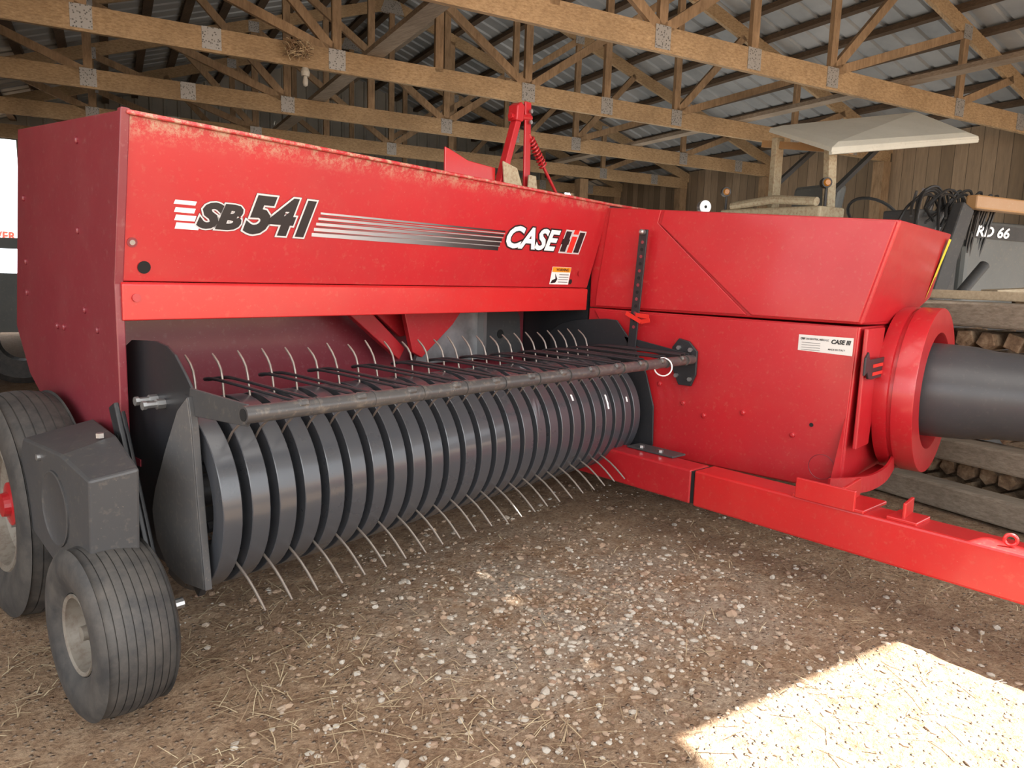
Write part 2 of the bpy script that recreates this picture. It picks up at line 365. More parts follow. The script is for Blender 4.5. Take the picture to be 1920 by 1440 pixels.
mk('rear_cover',*prism_x([(1.93,1.372),(1.665,1.354),(1.678,1.30),(1.245,.926),(1.99,.926),(1.985,1.0)],2.822,2.832),RED,ch,bevel=.003)
mk('side_panel',*prism_x([(1.99,.905),(.818,.903),(.832,.282),(1.652,.282),(1.70,.50)],2.820,2.832),RED,ch,bevel=.003)
for y,z in [(1.228,.528),(1.500,.530),(1.40,.49),(1.02,.47),(1.62,.60)]: mk('bolt',*lathe_vf([(0,.011),(.006,.010),(.008,.005)],(2.820,y,z),(-1,0,0),10),RED,ch)
mk('hole',*lathe_vf([(0,.008),(.001,.008)],(2.8185,.951,.521),(-1,0,0),12),DARK,ch)
mk('pressed_ring',*lathe_vf([(.0012*math.cos(a),.048+.0012*math.sin(a)) for a in [k*math.pi/3 for k in range(6)]],(2.8195,.90,.365),(1,0,0),32,True),RED_SHADE,ch,smooth=True)
mk('tool_bracket',*prism_y([(2.83,.45),(2.83,.90),(3.05,.90),(2.98,.45)],.785,.80),RED,ch,bevel=.004)
st=empty('height_strap',(2.775,1.73,1.0),parent=BA)
mk('strap',*beam_vf((2.776,1.717,1.270),(2.776,1.752,.685),.008,.042,(0,1,0)),BLACK,st,bevel=.002)
for k in range(13):
    t=k/12.; y=1.719+.022*t; z=1.215-.37*t
    mk('hole',*lathe_vf([(0,.0075),(.001,.0075)],(2.7715,y,z),(-1,0,0),10),DARK if k%2 else RED_SHADE,st)
mk('knob',*lathe_vf([(0,.012),(.02,.012),(.028,.006)],(2.772,1.717,1.258),(-1,0,0),12),STEEL,st)
rb=MB()
for (a,bb) in [((2.765,1.78,.905),(2.765,1.70,.87)),((2.765,1.73,.90),(2.76,1.66,.895)),((2.765,1.70,.87),(2.76,1.655,.88))]:
    rb.add(*beam_vf(a,bb,.003,.018))
mk('red_ribbon',rb.v,rb.f,REDV,BA)
mk('pivot_plate',*prism_x([(1.53,.81),(1.56,.77),(1.56,.69),(1.52,.61),(1.46,.61),(1.44,.66),(1.44,.76),(1.48,.80)],2.800,2.812),BLACK,BA,bevel=.003)
for y,z in [(1.525,.77),(1.53,.65),(1.465,.64),(1.47,.765)]: mk('bolt',*lathe_vf([(0,.010),(.010,.010)],(2.80,y,z),(-1,0,0),6),STEEL,BA)
UY=Vector((0,-1,0))
quad_on('name_plate',(2.8188,1.028,.798),UY,VZ,[(0,.006),(.20,0),(.20,.066),(0,.066)],PLATE,ch,.0)
text_on('lettering','CASE III',(2.8176,.905,.838),UY,VZ,.068,.015,INK,ch,.2,.05,.0)
text_on('lettering','CNH INDUSTRIAL AMERICA LLC',(2.8176,1.00,.846),UY,VZ,.085,.007,INK,ch,0,.02,.0)
text_on('lettering','CNH',(2.8176,1.02,.846),UY,VZ,.017,.008,INK,ch,.1,.05,.0)
for k in range(4): quad_on('label_line',(2.8176,1.015,.834-k*.009),UY,VZ,[(0,0),(.07,0),(.07,.0015),(0,.0015)],TRG,ch,0)
text_on('lettering','MADE IN ITALY',(2.8176,.915,.813),UY,VZ,.06,.006,INK,ch,0,.02,.0)
mk('yellow_strip_label',[(3.505,.6945,1.26),(3.548,.6945,1.26),(3.592,.766,1.03),(3.535,.766,1.005)],[(0,1,2,3)],YEL,ch)
br=MB(); br.add(*prism_y([(2.77,.80),(2.80,.82),(2.82,.79),(3.02,.79),(3.02,.715),(2.86,.715),(2.82,.72),(2.80,.745),(2.77,.735)],.765,.773))
mk('slotted_bracket',br.v,br.f,BLACK,ch,bevel=.002)
for z in (.765,.735): mk('slot',*box_vf((2.86,.762,z-.006),(2.98,.7645,z+.006)),REDV,ch)
mk('flywheel_shroud',*lathe_vf([(.02,.19),(.02,.329),(-.008,.333),(-.030,.333),(-.033,.322),(-.045,.322),(-.048,.333),(-.119,.333),(-.122,.331),(-.122,.236),(-.119,.234),(-.06,.225),(-.03,.19)],(3.30,.765,.645),(0,1,0),80,True),RED,BA,smooth=True)
mk('shroud_back',*lathe_vf([(0,.001),(0,.30)],(3.30,.78,.645),(0,1,0),40),RED_SHADE,BA)
mk('driveline_shield',*lathe_vf([(0,.16),(0,.190),(-.12,.188),(-.24,.182),(-.32,.168),(-.55,.154),(-1.05,.138),(-1.06,.12)],(3.30,.76,.648),(.03,1,-.02),56),nmat('grey_plastic_shield',build=paint((.055,.056,.06),dust=(.3,.27,.22),amt=.10,rb=.30)),BA,smooth=True)
tg=empty('tongue',(2.45,.9,.26),parent=BA)
T0=Vector((2.665,1.95,.26));T1=Vector((2.352,-.45,.265))
def TP(y,dx=0,z=.26):
    t=(1.95-y)/2.4; return T0.lerp(T1,t)+Vector((dx,0,z-.26))
mk('tongue_tube',*beam_vf(TP(1.26),TP(-.45),.13,.142),REDB,tg,bevel=.008)
mk('tongue_tube_rear',*beam_vf(TP(2.1),TP(1.275),.125,.136),RED,tg,bevel=.008)
mk('tongue_joint',*beam_vf(TP(1.283),TP(1.262),.118,.126),DARK,tg)
pl=MB(); pl.add(*beam_vf(TP(1.66,.07,.333),TP(1.42,.07,.333),.09,.008)); mk('mount_plate',pl.v,pl.f,BLKD,tg,bevel=.002)
for y in (1.50,1.60): mk('bolt',*lathe_vf([(0,.012),(.012,.012)],TP(y,.045,.336),(0,0,1),6),STEEL,tg)
hb=MB()
hb.add(*beam_vf(TP(.86,.02,.336),TP(.62,.02,.336),.18,.012))
hb.add(*beam_vf(TP(.86,-.068,.365),TP(.66,-.068,.365),.012,.07))
hb.add(*beam_vf(TP(.70,-.07,.37),TP(.70,.10,.37),.012,.065))
hb.add(*beam_vf(TP(.52,-.04,.36),TP(.52,.06,.36),.01,.06)); hb.add(*beam_vf(TP(.56,0,.336),TP(.47,0,.336),.11,.012))
mk('latch_bracket',hb.v,hb.f,REDB,tg,bevel=.003)
arc=[(2.60,.80,.352),(2.70,.76,.345),(2.84,.73,.335),(3.00,.72,.340),(3.10,.72,.37)]
ab=MB(); sp=smooth_pts(arc,5)
for a,bb in zip(sp[:-1],sp[1:]): ab.add(*beam_vf(a,bb,.01,.06))
mk('curved_guard',ab.v,ab.f,RED,tg)
mk('lower_bracket',[(2.83,.83,.60),(2.83,.83,.28),(2.74,.84,.33),(3.42,.80,.60),(3.42,.80,.28)],[(0,1,4,3),(0,1,2)],RED,ch)
mk('guard_floor',[(2.62,.84,.325),(2.70,.76,.318),(2.84,.73,.308),(3.0,.72,.313),(3.10,.72,.345),(3.2,.80,.33),(2.83,.84,.30)],[(0,1,2,3,4,5,6)],RED,ch)
mk('lift_eye',*lathe_vf([(.0+.005*math.cos(a),.015+.005*math.sin(a)) for a in [k*math.pi/4 for k in range(8)]],TP(.24,-.02,.352),(1,.2,0),20,True),REDB,tg,smooth=True)
# --- pickup
PK=empty('pickup',(1.8,1.9,.4),parent=BA)
cz=.46
cy=lambda x:1.85+.03*(x-.8)
NB=26; X0,X1=.817,2.712; SPC=(X1-X0)/(NB-1)
prof=[(-.0235,.195),(-.0245,.2465),(-.0225,.2480),(.0225,.2480),(.0245,.2465),(.0235,.195)]
def band(x):
    vs=[];fs=[];n=len(prof);A=[math.radians(132-a) for a in range(0,246,6)]
    for a in A:
        for dx,r in prof:
            vs.append((x+dx,cy(x)-r*math.cos(a),cz+r*math.sin(a)))
    for i in range(len(A)-1):
        for k in range(n-1): fs.append((i*n+k,i*n+k+1,(i+1)*n+k+1,(i+1)*n+k))
    return vs,fs
for i in range(NB): mk('stripper_band',*band(X0+i*SPC),BAND,PK,smooth=True)
for i,a0,L in ((22,28,14),(19,34,6),(24,22,5)):
    x=X0+i*SPC; v=[]
    for k in range(6):
        a=math.radians(a0-k*L/5); v+=[(x-.006,cy(x)-.2490*math.cos(a),cz+.2490*math.sin(a)),(x+.004+.002*(k%2),cy(x)-.2490*math.cos(a),cz+.2490*math.sin(a))]
    mk('bird_dropping_mark',v,[(2*k,2*k+1,2*k+3,2*k+2) for k in range(5)],WHITE,PK)
for i in range(NB-1):
    x=X0+(i+.5)*SPC; c=cy(x); j=lambda s:random.uniform(-s,s)
    a=j(.003)
    mk('tine',*sweep_vf(smooth_pts([(x,c-.04,cz-.11),(x+.002,c-.14,cz-.135+a),(x+.004,c-.235,cz-.175+a),(x+.006,c-.310+a,cz-.232+a)],3),[.0036]*9+[.0026]),TINE,PK,smooth=True)
    a=j(.006)
    mk('tine',*sweep_vf(smooth_pts([(x,c-.01,cz+.14),(x,c+.005,cz+.24),(x,c+.025+a,cz+.320),(x,c+.070+a,cz+.362+a)],3),[.0034]*9+[.0024]),TINE,PK,smooth=True)
    mk('tine',*sweep_vf([(x,c-.10,cz+.10),(x,c-.18,cz+.19),(x+.004,c-.235+a,cz+.235)],.0030),TINE,PK,smooth=True)
for ang in (100,40,-20,-80,200): 
    a=math.radians(ang); mk('tine_bar',*sweep_vf([(.80,cy(.8)-.15*math.cos(a),cz+.15*math.sin(a)),(2.76,cy(2.76)-.15*math.cos(a),cz+.15*math.sin(a))],.015,10),BLACK,PK,smooth=True)
mk('reel_shaft',*sweep_vf([(.79,cy(.8),cz),(2.77,cy(2.77),cz)],.045,16),BLACK,PK,smooth=True)
mk('dark_gap_sheet',*prism_x([(2.03,.30),(2.045,.30),(2.07,.66),(2.055,.66)],.80,2.78),BLACK,PK)  # black sheet added behind the bands so the gaps look dark
mk('side_shield',*prism_x([(2.153,.816),(2.08,.848),(1.921,.858),(1.86,.852),(1.814,.833),(1.76,.79),(1.705,.740),(1.72,.60),(1.74,.26),(2.10,.26),(2.153,.5)],.783,.790),BLACK,PK,bevel=.002)
mk('end_deflector',*prism_x([(1.712,.742),(1.696,.670),(1.680,.5),(1.654,.272),(1.76,.256),(1.866,.270),(1.925,.33),(1.945,.407),(1.92,.47),(1.84,.60),(1.77,.70)],.764,.771),DEFL,PK,bevel=.003)
mk('deflector_flange',*prism_x([(1.712,.742),(1.696,.670),(1.680,.5),(1.654,.272),(1.648,.272),(1.674,.5),(1.690,.670),(1.706,.742)],.764,.782),BLKD,PK,bevel=.002)
mk('inner_end_plate',*prism_x([(2.225,.793),(2.16,.835),(2.081,.856),(1.90,.872),(1.840,.869),(1.75,.77),(1.671,.642),(1.625,.5),(1.618,.332),(1.64,.25),(1.714,.231),(2.2,.28)],2.785,2.793),BLACK,PK,bevel=.003)
for y,z in ((1.93,.705),(1.885,.70)): mk('fitting',*lathe_vf([(0,.014),(.02,.014),(.021,.009),(.045,.009),(.046,.012),(.055,.012)],(.783,y,z),(-1,0,0),8),STEEL,PK)
WG=empty('windguard',(1.8,1.5,.74),parent=BA)
mk('cross_tube',*sweep_vf([(.765,1.445,.738),(2.80,1.460,.725)],.0200,24),TUBEM,WG,smooth=True)
mk('tube_end_hole',*lathe_vf([(0,.014),(.001,.014)],(.7645,1.445,.738),(-1,0,0),16),DARK,WG)
mk('side_bracket',*prism_x([(1.72,.762),(1.45,.760),(1.43,.738),(1.45,.710),(1.70,.695),(1.73,.70)],.775,.782),BLKD,WG,bevel=.002)
mk('side_bracket',*prism_x([(1.80,.80),(1.47,.75),(1.47,.70),(1.78,.77)],2.785,2.792),BLACK,WG,bevel=.002)
NR=12
for i in range(NR):
    x=.90+i*(2.68-.90)/(NR-1)
    pts=[(x,1.452,.752),(x,1.60,.755),(x,1.83,.758),(x,1.90,.752),(x+.022,1.935,.744),(x+.045,1.90,.752),(x+.045,1.83,.758),(x+.045,1.60,.755),(x+.045,1.456,.752)]
    mk('guard_rod',*sweep_vf(smooth_pts(pts,4),.0045,8),BLACK,WG,smooth=True)
    yy=1.447+.007*(x-.8)/2; zz=.738-.006*(x-.8)
    mk('rod_weld',*lathe_vf([(-.016,.006),(-.010,.012),(.010,.012),(.016,.006)],(x+.006,yy-.009,zz+.011),(1,0,0),10),TUBEM,WG,smooth=True)
    mk('clamp_ring',*lathe_vf([(-.005,.0203),(-.005,.0215),(.005,.0215),(.005,.0203)],(x+.05,yy,zz),(1,0,0),20),TUBEM,WG,smooth=True)
mk('zip_tie',*lathe_vf([(.003*math.cos(a),.036+.003*math.sin(a)) for a in [k*math.pi/3 for k in range(6)]],(2.55,1.455,.712),(1,.3,0),24,True),WHITE,BA,smooth=True)
# --- drive cover
gc=empty('drive_cover',(.60,1.9,.5),parent=BA)
mk('cover_body',[(.545,1.72,.575),(.545,1.90,.600),(.545,2.20,.59),(.545,2.25,.50),(.545,2.19,.35),(.545,1.97,.30),(.545,1.74,.335),
  (.645,1.70,.590),(.67,1.90,.630),(.72,2.20,.62),(.72,2.25,.50),(.72,2.19,.35),(.66,1.97,.30),(.645,1.72,.345)],
  [(0,1,2,3,4,5,6),(13,12,11,10,9,8,7)]+[(i,(i+1)%7,(i+1)%7+7,i+7) for i in range(7)],BLKD,gc,bevel=.006)
mk('cover_disc',*lathe_vf([(0,.095),(.004,.095),(.005,.090),(.001,.083),(.003,.001)],(.545,1.96,.455),(-1,0,0),32),BLKD,gc,smooth=True)
mk('bolt',*lathe_vf([(0,.009),(.008,.009)],(.545,2.06,.565),(-1,0,0),8),STEEL,gc); mk('bolt',*lathe_vf([(0,.010),(.012,.010)],(.64,1.92,.625),(0,0,1),6),STEEL,gc)
mk('wheel_arm',*beam_vf((.702,2.00,.69),(.702,1.765,.17),.045,.012,(1,0,0)),BLACK,BA,bevel=.003)
mk('wheel_arm',*beam_vf((.735,2.04,.66),(.735,1.83,.20),.03,.010,(1,0,0)),BLACK,BA,bevel=.003)
for k in range(6):
    t=k/6; mk('hole',*lathe_vf([(0,.009),(.001,.009)],(.6955,1.965-.19*t,.61-.40*t),(-1,0,0),10),DARK,BA)
mk('bolt',*lathe_vf([(0,.018),(.014,.018)],(.695,1.825,.345),(-1,0,0),6),STEEL,BA)
mk('pickup_frame',*beam_vf((.795,2.15,.55),(.795,1.72,.245),.02,.06),BLACK,BA,bevel=.003)
def wheel(name,cx,cyy,r,w,rimr,parent,rimm,hubm,ribs=6,seg=72):
    E=empty(name,(cx,cyy,r),parent=parent)
    h=w/2; pr=[(-h*.62,rimr),(-h*.80,rimr+.006),(-h*.97,rimr+(r-rimr)*.35),(-h,rimr+(r-rimr)*.55),(-h*.95,r-(r-rimr)*.18),(-h*.84,r-.006)]
    n=ribs
    for i in range(n):
        a0=-h*.82+i*(2*h*.82)/n; a1=a0+(2*h*.82)/n; f=lambda a:r-.010*(a/h)**2*2
        g=(a1-a0)*.05
        pr+=[(a0+g,f(a0)-.0028),(a0+g*1.5,f(a0)),(a1-g*1.5,f(a1)),(a1-g,f(a1)-.0028)]
    pr+=[(h*.84,r-.006),(h*.95,r-(r-rimr)*.18),(h,rimr+(r-rimr)*.55),(h*.97,rimr+(r-rimr)*.35),(h*.80,rimr+.006),(h*.62,rimr)]
    mk('tire',*lathe_vf(pr,(cx,cyy,r),(1,0,0),seg,True),RUBBER,E,smooth=True)
    mk('rim',*lathe_vf([(h*.8,rimr),(-h*.60,rimr*.99),(-h*.80,rimr*1.04),(-h*.84,rimr*1.02),(-h*.80,rimr*.93),(-h*.30,rimr*.86),(-h*.10,rimr*.72),(-h*.26,rimr*.5),(-h*.26,rimr*.3)],(cx,cyy,r),(1,0,0),48),rimm,E,smooth=True)
    mk('hub',*lathe_vf([(-h*.26,rimr*.36),(-h*.50,rimr*.34),(-h*.54,rimr*.2),(-h*.72,rimr*.18),(-h*.74,rimr*.05)],(cx,cyy,r),(1,0,0),20),hubm,E)
    for k in range(5):
        a=k*2*math.pi/5+.3; mk('lug_nut',*lathe_vf([(0,.0075),(-.012,.0075)],(cx-h*.22,cyy+rimr*.55*math.cos(a),r+rimr*.55*math.sin(a)),(1,0,0),6),STEEL,E)
    return E
wheel('gauge_wheel',.590,1.768,.205,.176,.092,BA,RIM,RIM,8)
wheel('drive_wheel',.620,2.49,.335,.19,.19,BA,RIM,RED,6)
mk('wheel_axle',*sweep_vf([(.60,1.768,.205),(.76,1.768,.205)],.014,10),STEEL,BA)
mk('axle_tube',*sweep_vf([(.60,2.49,.335),(3.3,2.49,.335)],.05,12),RED,BA)
wheel('drive_wheel',3.62,2.49,.335,.20,.19,BA,RIM,RED,6)
lv=empty('tension_lever',(2.7,2.4,1.6),parent=BA)
mk('lever_plate',*beam_vf((2.56,2.40,1.42),(2.69,2.40,1.80),.035,.04,(0,1,0)),RED,lv,bevel=.004)
mk('lever_plate',*beam_vf((2.775,2.40,1.42),(2.765,2.40,1.885),.012,.045,(1,0,0)),RED,lv,bevel=.004)
mk('lever_head',*prism_y([(2.655,1.78),(2.66,1.85),(2.69,1.87),(2.715,1.85),(2.705,1.78)],2.37,2.43),RED,lv,bevel=.006)
mk('lever_pin',*sweep_vf([(2.64,2.40,1.80),(2.79,2.40,1.815)],.014,10),RED,lv,smooth=True)
hx=[]
for k in range(90):
    t=k/89; a=t*9*2*math.pi; c0=Vector((2.79,2.40,1.72)).lerp(Vector((2.90,2.40,1.60)),t); hx.append(c0+Vector((0,math.cos(a),0))*.018+Vector((.74,0,.67))*math.sin(a)*.018)
mk('spring',*sweep_vf(hx,.005,6),RED,lv,smooth=True)
mk('spring_rod',*sweep_vf([(2.78,2.40,1.74),(2.90,2.40,1.60),(3.07,2.40,1.42)],.008,8),RED,lv,smooth=True)
for y,z in ((2.385,1.84),(2.385,1.79)): mk('bolt',*lathe_vf([(0,.01),(.01,.01)],(2.77,y,z),(0,-1,0),6),STEEL,lv)
kp=MB(); kp.add(*prism_y([(2.23,1.44),(2.23,1.60),(2.27,1.59),(2.37,1.56),(2.55,1.55),(2.55,1.44)],2.40,2.41))
mk('knotter_cover',kp.v,kp.f,REDB,BA,bevel=.003)
mk('knotter_cover',*prism_y([(2.58,1.44),(2.56,1.58),(2.66,1.56),(2.72,1.44)],2.36,2.37),TRW,BA,bevel=.003)
mk('knotter_cover',*prism_y([(2.74,1.44),(2.75,1.54),(2.80,1.54),(2.82,1.44)],2.36,2.37),TRW,BA,bevel=.003)
gg=empty('pressure_gauge',(3.62,1.9,1.44),parent=BA)
mk('gauge_body',*lathe_vf([(0,.034),(.03,.034)],(3.60,1.86,1.445),(.5,.85,0),24),STEEL,gg)
mk('gauge_face',*lathe_vf([(0,.029),(-.001,.029)],(3.60,1.86,1.445),(.5,.85,0),24),WHITE,gg)
mk('gauge_needle',*lathe_vf([(0,.008),(-.002,.008)],(3.60,1.859,1.445),(.5,.85,0),10),DARK,gg)
mk('gauge_stem',*sweep_vf([(3.60,1.87,1.42),(3.60,1.87,1.39)],.008,8),STEEL,gg)
# ================================================================== BARN
PR,ZR,ZC,PL_,PRR=3.3,4.45,2.65,-1.9,8.4
SL=(ZR-ZC-.1)/(PRR-PR)
def zr(p): return ZR-abs(p-PR)*SL
def strip(name,p0,p1,q0a,q0b,q1,off=.13):
    vs=[];fs=[]
    L=q1-min(q0a,q0b)
    rows=[]
    n=int(L/.23)+1
    for k in range(n):
        for dq,dz in ((0,0),(.165,0),(.18,.022),(.215,.022)):
            rows.append((k*.23+dq,dz))
    tot=rows[-1][0]
    for (a,dz) in rows:
        t=a/tot
        vs.append(W(p0,q0a+(q1-q0a)*t,zr(p0)+off+dz)); vs.append(W(p1,q0b+(q1-q0b)*t,zr(p1)+off+dz))
    for k in range(len(rows)-1): fs.append((2*k,2*k+1,2*k+3,2*k+2))
    o=mk(name,vs,fs,ROOFM); o['kind']='structure'; return o
QF=-3.0
HP0,HP1=2.899,3.841  # edges of an unseen roof gap, shaped to cast the sun patch
strip('ceiling',HP1,PRR+.4,QF,QF,13.2)
strip('ceiling',PL_-.4,HP0,QF,QF,13.2)
strip('ceiling',HP0,PR,-.174,-.194,13.2)
strip('ceiling',PR,HP1,-.194,-.102,13.2)
def wallrib(p0,p1,q,zt):
    vs=[];fs=[];n=int((p1-p0)/.20)
    pts=[]
    for k in range(n+1):
        for d,dq in ((0,0),(.14,0),(.155,-.025),(.185,-.025)):
            pp=p0+k*.2+d
            if pp<=p1: pts.append((pp,dq))
    for pp,dq in pts: vs+= [W(pp,q+dq,0),W(pp,q+dq,zt(pp))]
    for k in range(len(pts)-1): fs.append((2*k,2*k+2,2*k+3,2*k+1))
    return vs,fs
o=mk('wall_back',*wallrib(-1.12,8.4,13.0,lambda p:zr(p)+.145),WALLM); o['kind']='structure'
vs=[W(-1.9,13,2.78),W(-1.12,13,2.78),W(-1.12,13,zr(-1.12)+.14),W(-1.9,13,zr(-1.9)+.14)]
o=mk('trim_1',vs,[(0,1,2,3)],WALLM); o['kind']='structure'
vs,fs=beam_vf(W(8.45,0.6,1.42),W(8.45,13,1.42),.04,2.84); o=mk('wall_right',vs,fs,BOARDS); o['kind']='structure'
vs,fs=beam_vf(W(-1.95,2.5,1.42),W(-1.95,13,1.42),.04,2.84); o=mk('wall_left',vs,fs,BOARDS); o['kind']='structure'
TQ=[.46+1.8*k for k in range(7)]
def member(name,a,b_,h,par,mat,q,t=.038):
    return mk(name,*beam_vf(W(a[0],q,a[1]),W(b_[0],q,b_[1]),t,h,(0,0,1) if abs(a[0]-b_[0])>.01 else (CA,SA,0)),mat,par)
def truss(q):
    E=empty('roof_truss',W(PR,q,ZC),'sun-bleached lumber roof truss with metal nail plates','roof truss',group='roof trusses')
    member('bottom_chord',(PL_,ZC),(PRR,ZC),.165,E,WOODP,q)
    member('top_chord',(PL_-.3,zr(PL_-.3)),(PR,ZR),.13,E,WOODP,q); member('top_chord',(PR,ZR),(PRR+.3,zr(PRR+.3)),.13,E,WOODP,q)
    js=[PR-3.4,PR-1.7,PR,PR+1.7,PR+3.4]
    for j in js: member('web',(j,ZC),(j,zr(j)),.07,E,WOODW,q)
    for s in (-1,1):
        member('web',(PR+s*3.4,zr(PR+s*3.4)-.03),(PR+s*1.7,ZC+.05),.07,E,WOODW,q)
        member('web',(PR+s*1.7,zr(PR+s*1.7)-.03),(PR,ZC+.05),.07,E,WOODW,q)
        member('web',(PR+s*2.55,zr(PR+s*2.55)-.03),(PR+s*1.7,ZC+.05),.07,E,WOODW,q)
        member('web',(PR+s*4.2,zr(PR+s*4.2)-.03),(PR+s*3.4,ZC+.05),.07,E,WOODW,q)
        member('web',(PR+s*.85,zr(PR+s*.85)-.03),(PR+s*.85,ZC+.05),.07,E,WOODW,q)
    for j in js+[PR-2.6,PR+.85,PR+4.4]:
        g=MB()
        for d in (-.022,.022): g.add(*beam_vf(W(j-.065,q+d,ZC+.01),W(j+.065,q+d,ZC+.01),.003,.15))
        mk('gusset_plate',g.v,g.f,GUSS,E)
    for j in js[:2]+js[3:]:
        g=MB()
        for d in (-.022,.022): g.add(*beam_vf(W(j-.06,q+d,zr(j)-.02),W(j+.06,q+d,zr(j)-.02),.003,.12))
        mk('gusset_plate',g.v,g.f,GUSS,E)
    g=MB()
    for d in (-.022,.022): g.add([W(PR-.16,q+d,ZR-.12),W(PR+.16,q+d,ZR-.12),W(PR+.1,q+d,ZR+.04),W(PR-.1,q+d,ZR+.04)],[(0,1,2,3)])
    mk('gusset_plate',g.v,g.f,GUSS,E)
    return E
first=truss(TQ[1])
kids=[c for c in bpy.data.objects if c.parent==first]
for q in TQ[:1]+TQ[2:]:
    e=first.copy(); COL.objects.link(e); e.location=first.location+(W(0,q)-W(0,TQ[1])); WL[e.name]=e.location.copy()
    for k in kids:
        c=k.copy(); COL.objects.link(c); c.parent=e; c.location=k.location.copy()
npur=14
for s in (-1,1):
    for k in range(npur):
        p=PR+s*(.12+k*(5.1/ (npur-1)))
        vs,fs=beam_vf(W(p,0 if 2.8<p<3.95 else QF,zr(p)+.10),W(p,13.1,zr(p)+.10),.085,.05)
        tag(mk('roof_purlin',vs,fs,PURL),'dark wooden purlin running under the metal roof sheets','roof purlin','roof purlins')
for p,z in ((1.9,ZC+.105),(5.9,ZC+.105),(PR+.06,ZR-.5)):
    tag(mk('brace_board',*beam_vf(W(p,.3,z),W(p,12.9,z),.14,.038),GREYW),'long wooden brace board laid across the truss chords','brace board','truss brace boards')
for q in TQ:
    if q>2:
        tag(mk('support_post',*beam_vf(W(8.28,q,0),W(8.28,q,2.56),.14,.14,(CA,SA,0)),WOODW),'square wooden support post against the board wall','wooden post','support posts')
tag(mk('support_post',*beam_vf(W(6.4,9.46+.12,0),W(6.4,9.46+.12,2.56),.15,.15,(CA,SA,0)),WOODW),'square wooden support post under a truss','wooden post','support posts')
nb=MB()
for k in range(160):
    a=random.uniform(0,6.28); r=random.uniform(.02,.085); c=Vector((r*math.cos(a),r*math.sin(a),random.uniform(-.05,.05)))
    d=Vector((random.uniform(-1,1),random.uniform(-1,1),random.uniform(-.4,.4))).normalized()*.05
    nb.add(*sweep_vf([c-d,c+d],.003,4))
nc=W(1.28,5.72,2.66)
tag(mk('bird_nest',[v+nc for v in nb.v],nb.f,STRAW),'small dry twig nest stuck on the truss chord','bird nest')
lb=empty('light_fixture',W(1.34,5.86,2.5),'white ceramic bulb holder hanging below the truss chord','lamp')
FIX=nmat('aged_ceramic',(.42,.40,.35),.5)
mk('socket',*lathe_vf([(0,.03),(.03,.034),(.06,.024)],W(1.36,5.86,2.507),(0,0,1),16),FIX,lb)
mk('bulb',*lathe_vf([(0,.001),(.01,.016),(.03,.022),(.06,.018),(.08,.012)],W(1.36,5.86,2.43),(0,0,1),16),FIX,lb,smooth=True)
# ground
def axis(a,b,c,d,n,m):
    return [a+(b-a)*(i/m) for i in range(m)]+[b+(c-b)*i/n for i in range(n)]+[c+(d-c)*i/m for i in range(m+1)]
xs=axis(-40,-.3,4.6,50,190,14); ys=axis(-40,-.3,3.2,50,150,14)
def gz(x,y):
    z=.022*noise.noise(Vector((x*1.1,y*1.1,0)))+.008*noise.noise(Vector((x*6,y*6,3)))
    for (wx,wy) in ((.590,1.768),(.620,2.49)): z*=min(1,math.hypot(x-wx,y-wy)/.25)
    return z
vs=[]
for y in ys:
    for x in xs:
        z=0
        if -.4<x<4.7 and -.4<y<3.3: z=gz(x,y)+.005*noise.noise(Vector((x*17,y*17,5)))
        vs.append((x,y,z))
nx=len(xs);fs=[(j*nx+i,j*nx+i+1,(j+1)*nx+i+1,(j+1)*nx+i) for j in range(len(ys)-1) for i in range(nx-1)]
o=mk('floor',vs,fs,GROUND,smooth=True); o['kind']='structure'
ico=[(0,0,1),(.89,0,.45),(.28,.85,.45),(-.72,.53,.45),(-.72,-.53,.45),(.28,-.85,.45),(.72,.53,-.45),(-.28,.85,-.45),(-.89,0,-.45),(-.28,-.85,-.45),(.72,-.53,-.45),(0,0,-1)]
icf=[(0,1,2),(0,2,3),(0,3,4),(0,4,5),(0,5,1),(1,6,2),(2,7,3),(3,8,4),(4,9,5),(5,10,1),(2,6,7),(3,7,8),(4,8,9),(5,9,10),(1,10,6),(6,11,7),(7,11,8),(8,11,9),(9,11,10),(10,11,6)]
gv=[];gf=[]
for k in range(5200):
    if random.random()<.6:
        x=random.gauss(1.75,.45); y=random.gauss(1.2,.38)
    else: x=random.uniform(.2,3.5); y=random.uniform(0,2.2)
    if x<.85 and 1.45<y<2.9: continue
    s=random.choice([.003,.003,.004,.004,.005,.006,.008,.010,.012])*random.uniform(.7,1.2)
    if random.random()<.012: s*=1.8
    sx,sy,sz=s*random.uniform(.8,1.4),s*random.uniform(.7,1.1),s*random.uniform(.4,.7)
    a=random.uniform(0,6.28);ca,sa=math.cos(a),math.sin(a);n=len(gv)
    z0=gz(x,y)+sz*.1
    for v in ico:
        j=random.uniform(.75,1.2); vx,vy,vz=v[0]*sx*j,v[1]*sy*j,v[2]*sz*j
        gv.append((x+vx*ca-vy*sa,y+vx*sa+vy*ca,z0+vz))
    gf+=[(a_+n,b_+n,c_+n) for a_,b_,c_ in icf]
o=tag(mk('gravel',gv,gf,STONE),'loose grey and tan gravel scattered on the dirt floor','gravel'); o['kind']='stuff'
sb=MB()
